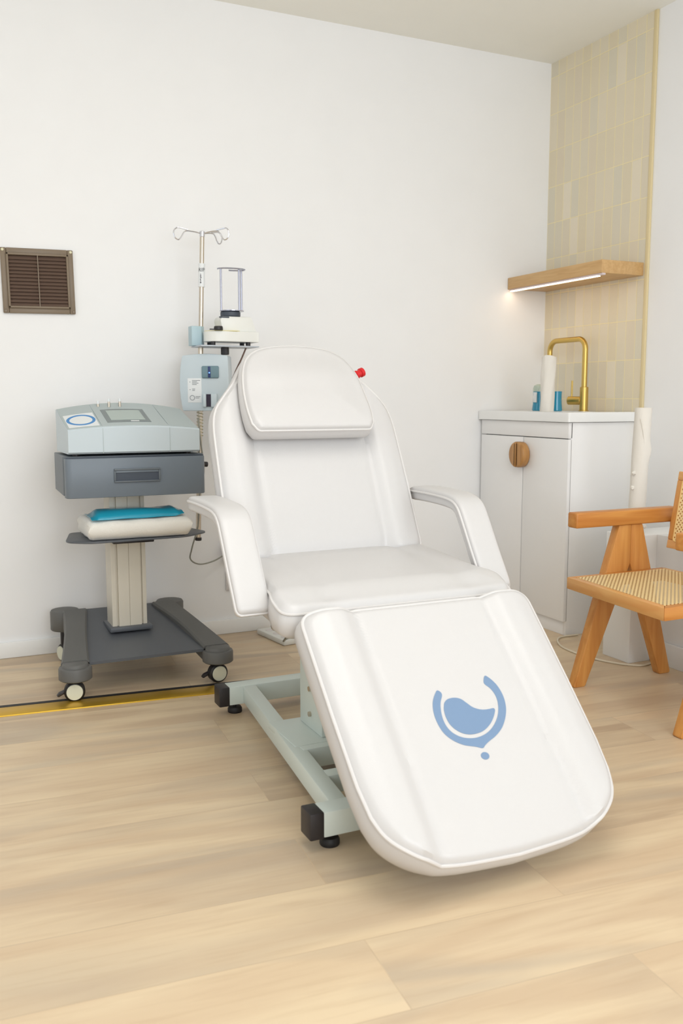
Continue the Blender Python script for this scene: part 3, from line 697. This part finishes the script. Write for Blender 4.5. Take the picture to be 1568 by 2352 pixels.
# console on top of the drawer
con = empty('console_unit', (CX, -.36, .782), 'pale blue grey touchscreen console with arched top on the cart', 'medical device')
x0, x1 = -2.287, -1.846; n = 24; V = []; F = []
def con_top(x, t):   # t 0 front, 1 rear
    s_ = 1-((x-(x0+x1)/2)/((x1-x0)/2))**2
    return (.868+.012*s_)*(1-t)+(.934+.023*s_)*t
PR = [(-.494, .790, None), (-.502, .796, None), (-.503, 0, 0), (-.500, 0, .01), (-.45, 0, .19), (-.36, 0, .54), (-.27, 0, .92), (-.25, 0, 1.0), (-.243, 0, .985), (-.240, .920, None), (-.245, .790, None)]
for i in range(n+1):
    x = x0+(x1-x0)*i/n
    for (y, z, t) in PR:
        zz = z if t is None else con_top(x, t)-(.003 if y < -.5025 else 0)
        V.append((x, y, zz))
m_ = len(PR)
for i in range(n):
    for k in range(m_): j = (k+1) % m_; F.append((i*m_+k, i*m_+j, (i+1)*m_+j, (i+1)*m_+k))
F.append(tuple(range(m_))); F.append(tuple(n*m_+k for k in range(m_))[::-1])
MB().raw(V, F).build('housing', M['console'], con, 25)
def con_skin(xa, xb, ta, tb, h=.0012, rows=8, cols=10):
    V = []; F = []
    for lay in (0, 1):
        for i in range(cols+1):
            for k in range(rows+1):
                x = xa+(xb-xa)*i/cols; t = ta+(tb-ta)*k/rows; V.append((x, -.500+.25*t-(.000), con_top(x, t)+(h if lay else -.002)))
    W_ = rows+1; T0 = (cols+1)*W_
    for i in range(cols):
        for k in range(rows):
            a, b_, c_, d_ = i*W_+k, (i+1)*W_+k, (i+1)*W_+k+1, i*W_+k+1
            F.append((T0+a, T0+b_, T0+c_, T0+d_)); F.append((d_, c_, b_, a))
    for i in range(cols):
        for k, s_ in ((0, 1), (rows, -1)): a, b_ = i*W_+k, (i+1)*W_+k; F.append((a, b_, T0+b_, T0+a) if s_ > 0 else (b_, a, T0+a, T0+b_))
    for k in range(rows):
        for i, s_ in ((0, -1), (cols, 1)): a, b_ = i*W_+k, i*W_+k+1; F.append((a, b_, T0+b_, T0+a) if s_ > 0 else (b_, a, T0+a, T0+b_))
    return MB().raw(V, F)
con_skin(x0+.001, -2.1755, .03, .985).build('top_panel', M['consoletop'], con, 25)
con_skin(-2.1735, -1.951, .03, .985).build('top_panel', M['consoletop'], con, 25)
con_skin(-1.949, x1-.001, .03, .985).build('top_panel', M['consoletop'], con, 25)
for xs in (-2.1745, -1.950): MB().box(xs-.0008, xs+.0008, -.5036, -.499, .792, con_top(xs, 0)-.002).build('seam', M['consoletop'], con)
bz = con_skin(-2.150, -2.002, .16, .70, .0022).build('screen_bezel', M['bezel'], con, 25)
con_skin(-2.134, -2.018, .24, .64, .0030).build('screen', M['screen'], bz, 25)
mk = con_skin(-2.070, -2.042, .18, .205, .0030, 1, 4); mk.build('screen_mark', M['label'], bz, 25)
stk = con_skin(-2.279, -2.180, .08, .62, .0018).build('sticker', M['label'], con, 25, label='white sticker printed with a blue ring')
rg = []; sc_x, sc_t = -2.2295, .35
V = []; F = []
for k in range(48):
    a = 2*pi*k/48
    for rr in (.0475, .0375):
        for h in (.0018, .0023):
            x = sc_x+rr*cos(a); t = sc_t+rr*sin(a)*.0058/.0012*1.0*.95; V.append((x, -.5+.25*t, con_top(x, t)+h))
for k in range(48):
    j = (k+1) % 48; a, b_ = k*4, j*4
    F += [(a+1, b_+1, b_+3, a+3), (a, a+1, b_+1, b_)[::-1], (a+2, a+3, b_+3, b_+2)]
MB().raw(V, F).build('ring_print', M['blueink'], stk, 25)
for x, t, hgt in ((-2.148, .86, .004), (-2.112, .82, .013), (-2.074, .82, .013)):
    z = con_top(x, t); y = -.5+.25*t
    q = MB().cyl((x, y, z-.002), (x, y, z+.006+hgt), .0042, seg=14).build('connector', M['chrome'], con)
    MB().cyl((x, y, z+.005+hgt), (x, y, z+.017+hgt), .0045, seg=14, bev=.001).build('cap', M['label'], q, label='white cap')
for dx in (-.19, .19):
    for y in (-.46, -.28): MB().cyl((CX+dx, y, .782), (CX+dx, y, .792), .011, seg=14).build('foot', M['black'], con)

# towel and pouch on the lower shelf
tw = empty('folded_towel', (-2.067, -.40, .499), 'thick white folded towel lying on the lower shelf of the cart', 'towel')
prof = [(-.505, .506), (-.518, .520), (-.522, .538), (-.516, .556), (-.495, .566), (-.46, .569), (-.42, .569), (-.36, .570), (-.30, .566), (-.285, .550), (-.285, .515), (-.30, .502), (-.36, .4995), (-.44, .4995), (-.49, .500)]
prof = [(p.x, p.y) for p in spline([(a, b, 0) for a, b in prof], 3, True)]
V = []; F = []; N = len(prof); K = 40; tx0, tx1 = -2.232, -1.882
for i in range(K+1):
    t = i/K; x = tx0+(tx1-tx0)*t; e = min(t, 1-t); sc = 1 if e > .06 else .55+.45*sqrt(max(0, 1-(1-e/.06)**2))
    for a, b_ in prof:
        zc = .535; z = zc+(b_-zc)*sc+.0012*sin(x*60+a*40)*(1 if b_ > .53 else 0); z = max(z, .4992)
        V.append((x+.003*sin(a*70+b_*90), -.40+(a+.40)*(.96+.04*sc)+.0015*sin(x*45), z))
for i in range(K):
    for k in range(N): j = (k+1) % N; F.append((i*N+k, i*N+j, (i+1)*N+j, (i+1)*N+k))
F.append(tuple(range(N))); F.append(tuple(K*N+k for k in range(N))[::-1])
MB().raw(V, F).build('cloth', M['towel'], tw, 60)
# pouch: flat filled bag with crimped ends
px0, px1 = -2.222, -1.905; V = []; F = []; K = 40; J = 14
for lay in (0, 1):
    for i in range(K+1):
        t = i/K; x = px0+(px1-px0)*t; e = min(t, 1-t)
        fill = sm(e, .015, .10)
        for k in range(J+1):
            q = k/J; y = -.512+.135*q+.012*t
            hgt = .021*fill*sin(pi*q)**.5*(1+.10*sin(x*24+q*4))+.0014
            lift = .008*sm(t, .88, 1)+.0006*sin(x*50+q*7)-.006*(1-sm(q, 0, .25))+.004
            V.append((x, y, .5718+lift+(hgt if lay else 0)))
W_ = J+1; T0 = (K+1)*W_
for i in range(K):
    for k in range(J):
        a, b_, c_, d_ = i*W_+k, (i+1)*W_+k, (i+1)*W_+k+1, i*W_+k+1
        F += [(T0+a, T0+b_, T0+c_, T0+d_), (d_, c_, b_, a)]
for i in range(K):
    for k in (0, J): a, b_ = i*W_+k, (i+1)*W_+k; F.append((a, b_, T0+b_, T0+a))
for k in range(J):
    for i in (0, K): a, b_ = i*W_+k, i*W_+k+1; F.append((a, b_, T0+b_, T0+a))
tag(MB().raw(V, F).build('plastic_pouch', M['packet'], None, 50), 'glossy turquoise blue plastic pouch lying on the white folded towel', 'pouch')

# ---------------------------------------------------------------- vanity cabinet
FX, NY = -.352, -.636
cab = empty('vanity_cabinet', (-.18, -.33, 0), 'white two door vanity cabinet with round wooden handles below the washbasin', 'cabinet')
MB().box(FX+.004, -.012, NY, NY+.018, 0, .876, .001).box(FX+.004, -.012, -.030, -.012, 0, .876, .001).box(FX+.02, -.012, NY+.018, -.03, .06, .075).box(-.03, -.012, NY+.018, -.03, .06, .876).build('carcass', M['cabinet'], cab)
MB().box(FX+.004, FX+.022, NY+.018, -.03, 0, .056, .001).build('plinth', M['cabinet'], cab)
MB().box(FX-.010, FX+.010, NY, -.014, .812, .876, .0015).build('front_rail', M['cabinet'], cab)
MB().box(FX+.006, FX+.012, NY+.003, -.014, .05, .82).build('shadow_gap', M['seam'], cab)
mid = -.336
for a, b_, s in ((NY, mid-.003, -1), (mid+.003, -.014, 1)):
    d_ = MB().box(FX-.010, FX+.008, a, b_, .060, .8085, .0015).build('door', M['cabinet'], cab)
    # half-round wooden handle, flat side to the middle
    hy = mid-.0015 if s < 0 else mid+.0035
    hp_ = [(0, -.055)]+[(cos(t)*.050, sin(t)*.055) for t in [radians(-84+168*k/18) for k in range(19)]]+[(0, .055)]
    MB().prism([(s*p, q) for p, q in hp_], (FX-.010, mid+s*.003, .733), (0, 1, 0), (0, 0, 1), (-1, 0, 0), .040, .008, 3).build('handle', M['handle'], d_, label='half-round pale wooden handle')
# basin top
bt = empty('washbasin', (-.18, -.33, .876), 'white ceramic washbasin top with thick rounded rim on the vanity cabinet', 'washbasin')
ba = MB(); bx0, bx1, by0, by1 = -.375, -.011, -.650, -.003; zt = .917

_o = round_poly([(bx0, by0), (bx1, by0), (bx1, by1), (bx0, by1)], .007, 3); _n = 40
_out = resample(_o, .02); _c = ((bx0+bx1-.085)/2, (by0+by1)/2-.02)
_R = []
for (p, q) in _out:
    a = math.atan2((q-_c[1])/.27, (p-_c[0])/.125); _R.append((_c[0]+.125*cos(a), _c[1]+.27*sin(a)))
V = [(p, q, z) for pts_, z in ((_out, .878), (_out, zt-.005), ([(_c[0]+(p-_c[0])*.985, _c[1]+(q-_c[1])*.992) for p, q in _out], zt), ([(p+(u-p)*.06, q+(v_-q)*.06) for (p, q), (u, v_) in zip(_R, _out)], zt), (_R, .905), (_R, .879)) for p, q in pts_]
_N = len(_out); F = [(i*_N+j, i*_N+(j+1) % _N, ((i+1) % 6)*_N+(j+1) % _N, ((i+1) % 6)*_N+j) for i in range(6) for j in range(_N)]
ba.raw(V, F)
ba.build('rim', M['ceramic'], bt)
bowl = [[(bx0+.03+(bx1-.115-bx0-.03)*(.5+.5*cx*k), (by0+by1)/2-.02+(.27)*cy*k, z) for cx, cy in [(cos(2*pi*j/40), sin(2*pi*j/40)) for j in range(40)]] for k, z in ((1.0, .905), (.92, .87), (.75, .835), (.4, .82), (.08, .815))]
V = [p for r_ in bowl for p in r_]; F = [(i*40+j, i*40+(j+1) % 40, (i+1)*40+(j+1) % 40, (i+1)*40+j) for i in range(4) for j in range(40)]+[tuple(160+j for j in range(40))]
MB().raw(V, F).build('bowl', M['ceramic'], bt)
MB().box(bx0+.03, bx1-.1, by0+.03, by1-.08, .878, .884).build('underside', M['ceramic'], bt)
# tap
TX, TY = -.085, -.388
tap = empty('brass_tap', (TX, TY, .917), 'brushed brass swan-neck tap with side lever at the back of the basin', 'tap')
MB().lathe([(.022, 0), (.022, .003), (.018, .005), (.018, .104), (.012, .106)], (TX, TY, .917)).build('tap_body', M['brass'], tap)
sp_ = [(TX, TY, 1.02), (TX, TY, 1.185)]+[(TX, TY+.045*(1-cos(t)), 1.185+.045*sin(t)) for t in [radians(k*11.25) for k in range(1, 9)]]
ey = TY+.245
sp_ += [(TX, ey-.045, 1.230)]+[(TX, ey-.045+.045*sin(t), 1.185+.045*cos(t)) for t in [radians(k*11.25) for k in range(1, 9)]]+[(TX, ey, 1.168)]
MB().tube(sp_, .0118, seg=20).build('spout', M['brass'], tap)
lv = MB().cyl((TX-.004, TY+.012, .963), (TX-.030, TY+.068, .963), .0185, seg=28, bev=.002).build('lever_hub', M['brass'], tap)
MB().cyl((TX-.022, TY+.055, .975), (TX-.022, TY+.055, 1.050), .0038, seg=12).build('lever', M['brass'], lv)
# paper towel roll on the rim
px_, py_ = -.290, -.398
r_ = MB()
V = []; F = []; K = 36; Z = 14
for i in range(Z+1):
    t = i/Z; z = .9175+.232*t
    for k in range(K):
        a = 2*pi*k/K; rr = .0305+.0018*sin(a*2+t*3)+.0012*sin(a*5-t*9)-.004*t*(cos(a-2) > .2)
        V.append((px_+rr*cos(a)+.002*t, py_+rr*sin(a), z+(.004*sin(a*2) if i == Z else 0)))
for i in range(Z):
    for k in range(K): F.append((i*K+k, i*K+(k+1) % K, (i+1)*K+(k+1) % K, (i+1)*K+k))
F.append(tuple(range(K))[::-1]); F.append(tuple(Z*K+k for k in range(K)))
rl = empty('paper_towel_roll', (px_, py_, .9175), 'short white paper towel roll standing on the basin rim under the spout', 'paper roll')
MB().raw(V, F).build('paper', M['paper'], rl, 50)
MB().cyl((px_+.002, py_, 1.148), (px_+.002, py_, 1.1535), .012, seg=18).build('core', mat('cardboard', (205, 180, 150), .9), rl)
# two blue soap bottles behind the roll
for (bx_, by_, lab, cap) in ((-.205, -.225, 'blue liquid soap bottle with pale clear neck left of the paper roll', True), (-.205, -.352, 'blue liquid bottle half hidden right behind the paper roll', False)):
    b1 = empty('soap_bottle', (bx_, by_, .917), lab, 'bottle')
    MB().lathe([(.024, 0), (.027, .004), (.024, .03), (.0225, .06), (.0235, .086)], (bx_, by_, .9172)).build('bottle_body', M['soapblue'], b1)
    if cap:
        MB().lathe([(.0235, .086), (.0240, .100), (.020, .112), (.008, .118)], (bx_, by_, .9172)).build('bottle_neck', M['clear'], b1)
        MB().box(bx_-.0262, bx_-.0225, by_-.020, by_+.002, .955, 1.0, .001).build('bottle_label', M['label'], b1)

# floating shelf
shf = empty('floating_shelf', (-.113, -.322, 1.470), 'pale oak floating shelf with light bar fixed across the beige tiled wall', 'shelf')
MB().box(-.226, -.009, -.640, -.002, 1.470, 1.522, .0015).build('board', M['oak'], shf)
lm_ = MB().box(-.222, -.204, -.640, -.012, 1.462, 1.4705, .002).build('light_bar', mat('light_bar_housing', (220, 205, 205), .4), shf)
MB().box(-.2205, -.2055, -.610, -.014, 1.4595, 1.4625, .001).build('diffuser', M['ledstrip'], lm_)

# tall couch-paper roll on the boxed pipework
ct = empty('couch_paper_roll', (-.315, -.985, .475), 'tall white couch paper roll standing upright beside the vanity cabinet', 'paper roll')
V = []; F = []; K = 40; Z = 40
for i in range(Z+1):
    t = i/Z; z = .4755+.463*t
    for k in range(K):
        a = 2*pi*k/K; rr = .0305+.0006*sin(a*3+t*11)
        # loose flap bulging out at the right around three quarters height
        rr += .008*math.exp(-((t-.66)/.07)**2)*math.exp(-((a-5.4)/.35)**2)
        V.append((-.319+.012*t+rr*cos(a), -.985-.004*t+rr*sin(a), z))
for i in range(Z):
    for k in range(K): F.append((i*K+k, i*K+(k+1) % K, (i+1)*K+(k+1) % K, (i+1)*K+k))
F.append(tuple(range(K))[::-1]); F.append(tuple(Z*K+k for k in range(K)))
MB().raw(V, F).build('paper', M['paper'], ct, 60)
fl_ = MB()
pts = [(-.321+.031*cos(a)-.003, -.985+.031*sin(a), z) for a, z in ((4.2, .90), (4.5, .86), (4.8, .81), (5.0, .77), (5.15, .73))]
fl_.tube(spline(pts, 4), .0015, seg=6)
fl_.build('loose_edge', M['paper'], ct)
for k, (a, z) in enumerate(((3.4, .70), (3.3, .645), (5.2, .50))):
    c = Vector((-.317+.031*cos(a), -.987+.031*sin(a), z)); rnd = random.Random(k)
    b = bmesh.new(); bmesh.ops.create_icosphere(b, subdivisions=2, radius=.006)
    for q in b.verts: q.co = c+q.co*(1+.5*rnd.random())
    MB().bm(b).build('torn_scrap', M['paper'], ct, 0)

# ---------------------------------------------------------------- armchair with cane
ch = empty('cane_armchair', (-.60, -1.44, 0), 'orange teak armchair with woven cane seat and back facing the bed', 'armchair')
for s, yb, dx in ((1, -1.205, 0), (-1, -1.710, -.030)):
    y0_, y1_ = (yb, yb+.034) if s > 0 else (yb-.002, yb+.032)
    zt = .546
    fl_ = [(-.594+dx, zt), (-.765+dx, .006), (-.762+dx, 0), (-.722+dx, 0), (-.716+dx, .004), (-.541+dx, .412), (-.541+dx, zt)]
    rl_ = [(-.541+dx, zt), (-.541+dx, .412), (-.388+dx, .005), (-.384+dx, 0), (-.342+dx, 0), (-.337+dx, .006), (-.492+dx, zt)]
    MB().prism(fl_, (0, y0_, 0), (1, 0, 0), (0, 0, 1), (0, 1, 0), y1_-y0_, .003).build('leg', M['teak_z'], ch)
    MB().prism(rl_, (0, y0_, 0), (1, 0, 0), (0, 0, 1), (0, 1, 0), y1_-y0_, .003).build('leg', M['teak_z'], ch)
    MB().box(-.782+dx, -.335+dx, (y0_+y1_)/2-.024, (y0_+y1_)/2+.024, .546, .597, .006, 3).build('armrest', M['teak_x'], ch)
# seat frame quadrilateral
SQ = [(-.812, -1.207), (-.858, -1.690), (-.400, -1.675), (-.392, -1.206)]
def inset(q, d):
    c = Vector((sum(p[0] for p in q)/4, sum(p[1] for p in q)/4)); return [tuple(Vector(p)+(c-Vector(p)).normalized()*d*1.414) for p in q]
IQ = inset(SQ, .034)
for i in range(4):
    j = (i+1) % 4
    MB().prism([SQ[i], SQ[j], IQ[j], IQ[i]], (0, 0, .348), (1, 0, 0), (0, 1, 0), (0, 0, 1), .039, .003).build('seat_rail', M['teak_y'] if i % 2 == 0 else M['teak_x'], ch)
CQ = inset(SQ, .024)
MB().prism(CQ, (0, 0, .3865), (1, 0, 0), (0, 1, 0), (0, 0, 1), .0016).build('cane_seat', M['cane'], ch, 0, label='yellow woven cane panel', uvfun=lambda p: (p.x, p.y))
# back panel, reclined
tb = radians(9.5); bo = Vector((-.408, 0, .462)); bv = Vector((sin(tb), 0, cos(tb))); bn = Vector((-cos(tb), 0, sin(tb)))
def bprism(a0, a1, b0, b1, d0, dep, bev=.003): return MB().prism([(a0, b0), (a1, b0), (a1, b1), (a0, b1)], bo+bn*d0, (0, 1, 0), bv, bn, dep, bev)
yl, yr, hb = -1.243, -1.672, .265
bprism(yr, yl, 0, .030, -.012, .024).build('back_rail', M['teak_y'], ch)
bprism(yr, yl, hb-.030, hb, -.012, .024).build('back_rail', M['teak_y'], ch)
bprism(yl-.030, yl, .030, hb-.030, -.012, .024).build('back_stile', M['teak_z'], ch)
bprism(yr, yr+.030, .030, hb-.030, -.012, .024).build('back_stile', M['teak_z'], ch)
MB().prism(round_poly([(yr+.024, .024), (yl-.024, .024), (yl-.024, hb-.024), (yr+.024, hb-.024)], .012), bo+bn*.0115, (0, 1, 0), bv, bn, .0016).build('cane_back', M['cane'], ch, 0, label='yellow woven cane panel', uvfun=lambda p: (p.y, p.z*1.014))
MB().tube([bo+bn*.013+Vector((0, 1, 0))*a+bv*b_ for a, b_ in round_poly([(yr+.026, .026), (yl-.026, .026), (yl-.026, hb-.026), (yr+.026, hb-.026)], .012)], .0022, True, 8).build('cane_bead', mat('cane_bead', (226, 186, 120), .5), ch)
for yy in (-1.225, -1.69): MB().box(-.372, -.340, yy-.020, yy+.018, .50, .56, .003).build('back_bracket', M['teak_z'], ch)

# ---------------------------------------------------------------- cables and small things by the walls
tag(MB().tube(spline([(-.30, -.655, .004), (-.40, -.662, .004), (-.47, -.76, .004), (-.485, -.87, .004), (-.470, -.975, .004), (-.428, -1.06, .004), (-.375, -1.105, .004), (-.325, -1.10, .004), (-.299, -1.13, .004)], 8), .0038, seg=8).build('power_cable', M['cord'], None), 'thin white cable snaking over the floor between cabinet and cane armchair', 'cable')
ps = empty('power_strip', (-1.42, -.17, 0), 'small white power strip on the floor behind the treatment bed', 'power strip')
TP = Matrix.Translation((-1.44, -.17, 0)) @ Matrix.Rotation(radians(8), 4, 'Z')
MB().box(-.035, .035, -.12, .11, 0, .022, .006, mtx=TP).build('strip_body', M['cream'], ps)
for k in range(3): MB().cyl(TP @ Vector((0, -.07+.065*k, .022)), TP @ Vector((0, -.07+.065*k, .0235)), .018, seg=20).build('socket', M['socket'], ps)
tag(MB().tube(spline([(BX+.02, -1.02, .30), (-1.60, -.80, .20), (-1.52, -.5, .10), (-1.47, -.32, .028), (-1.43, -.27, .026), (-1.38, -.24, .026)], 8), .0035, seg=8).build('power_cable', M['greycord'], None), 'grey brown cable dropping from under the bed to the power strip', 'cable')
# wall socket and plug behind the left armrest
wall_z = .345
so = empty('wall_socket', (-1.545, 0, .18), 'white wall socket half hidden behind the bed, on the back wall', 'socket')
MB().box(-1.600, -1.488, -.010, 0, .182, .262, .003).build('socket_plate', M['socket'], so)
MB().box(-1.578, -1.513, -.014, -.009, .195, .250, .003).build('socket_face', M['label'], so)
ad = empty('power_adapter', (-1.57, -.02, .31), 'small purple and white power adapter on the back wall above the wall socket', 'adapter')
MB().box(-1.606, -1.540, -.045, -.001, .322, .385, .005).build('adapter_body', M['purple'], ad)
MB().box(-1.600, -1.546, -.042, -.001, .302, .322, .003).build('adapter_base', M['label'], ad)
tag(MB().tube(spline([(-1.772, -.235, .90), (-1.764, -.24, .80), (-1.752, -.23, .70), (-1.770, -.225, .60), (-1.776, -.225, .50), (-1.790, -.18, .40), (-1.78, -.12, .345), (-1.73, -.08, .315), (-1.66, -.05, .32), (-1.604, -.035, .345)], 8), .003, seg=8).build('power_cable', M['greycord'], None), 'thin grey cable looping from the drip pole to the wall adapter', 'cable')
tag(MB().tube(spline([(-1.58, -.235, 1.162), (-1.588, -.20, 1.12), (-1.600, -.16, 1.07), (-1.61, -.12, 1.0), (-1.62, -.08, .8), (-1.60, -.06, .6), (-1.575, -.03, .384)], 8), .0032, seg=8).build('power_cable', M['browncord'], None), 'brown cable hanging down from the laboratory shaker behind the bed', 'cable')
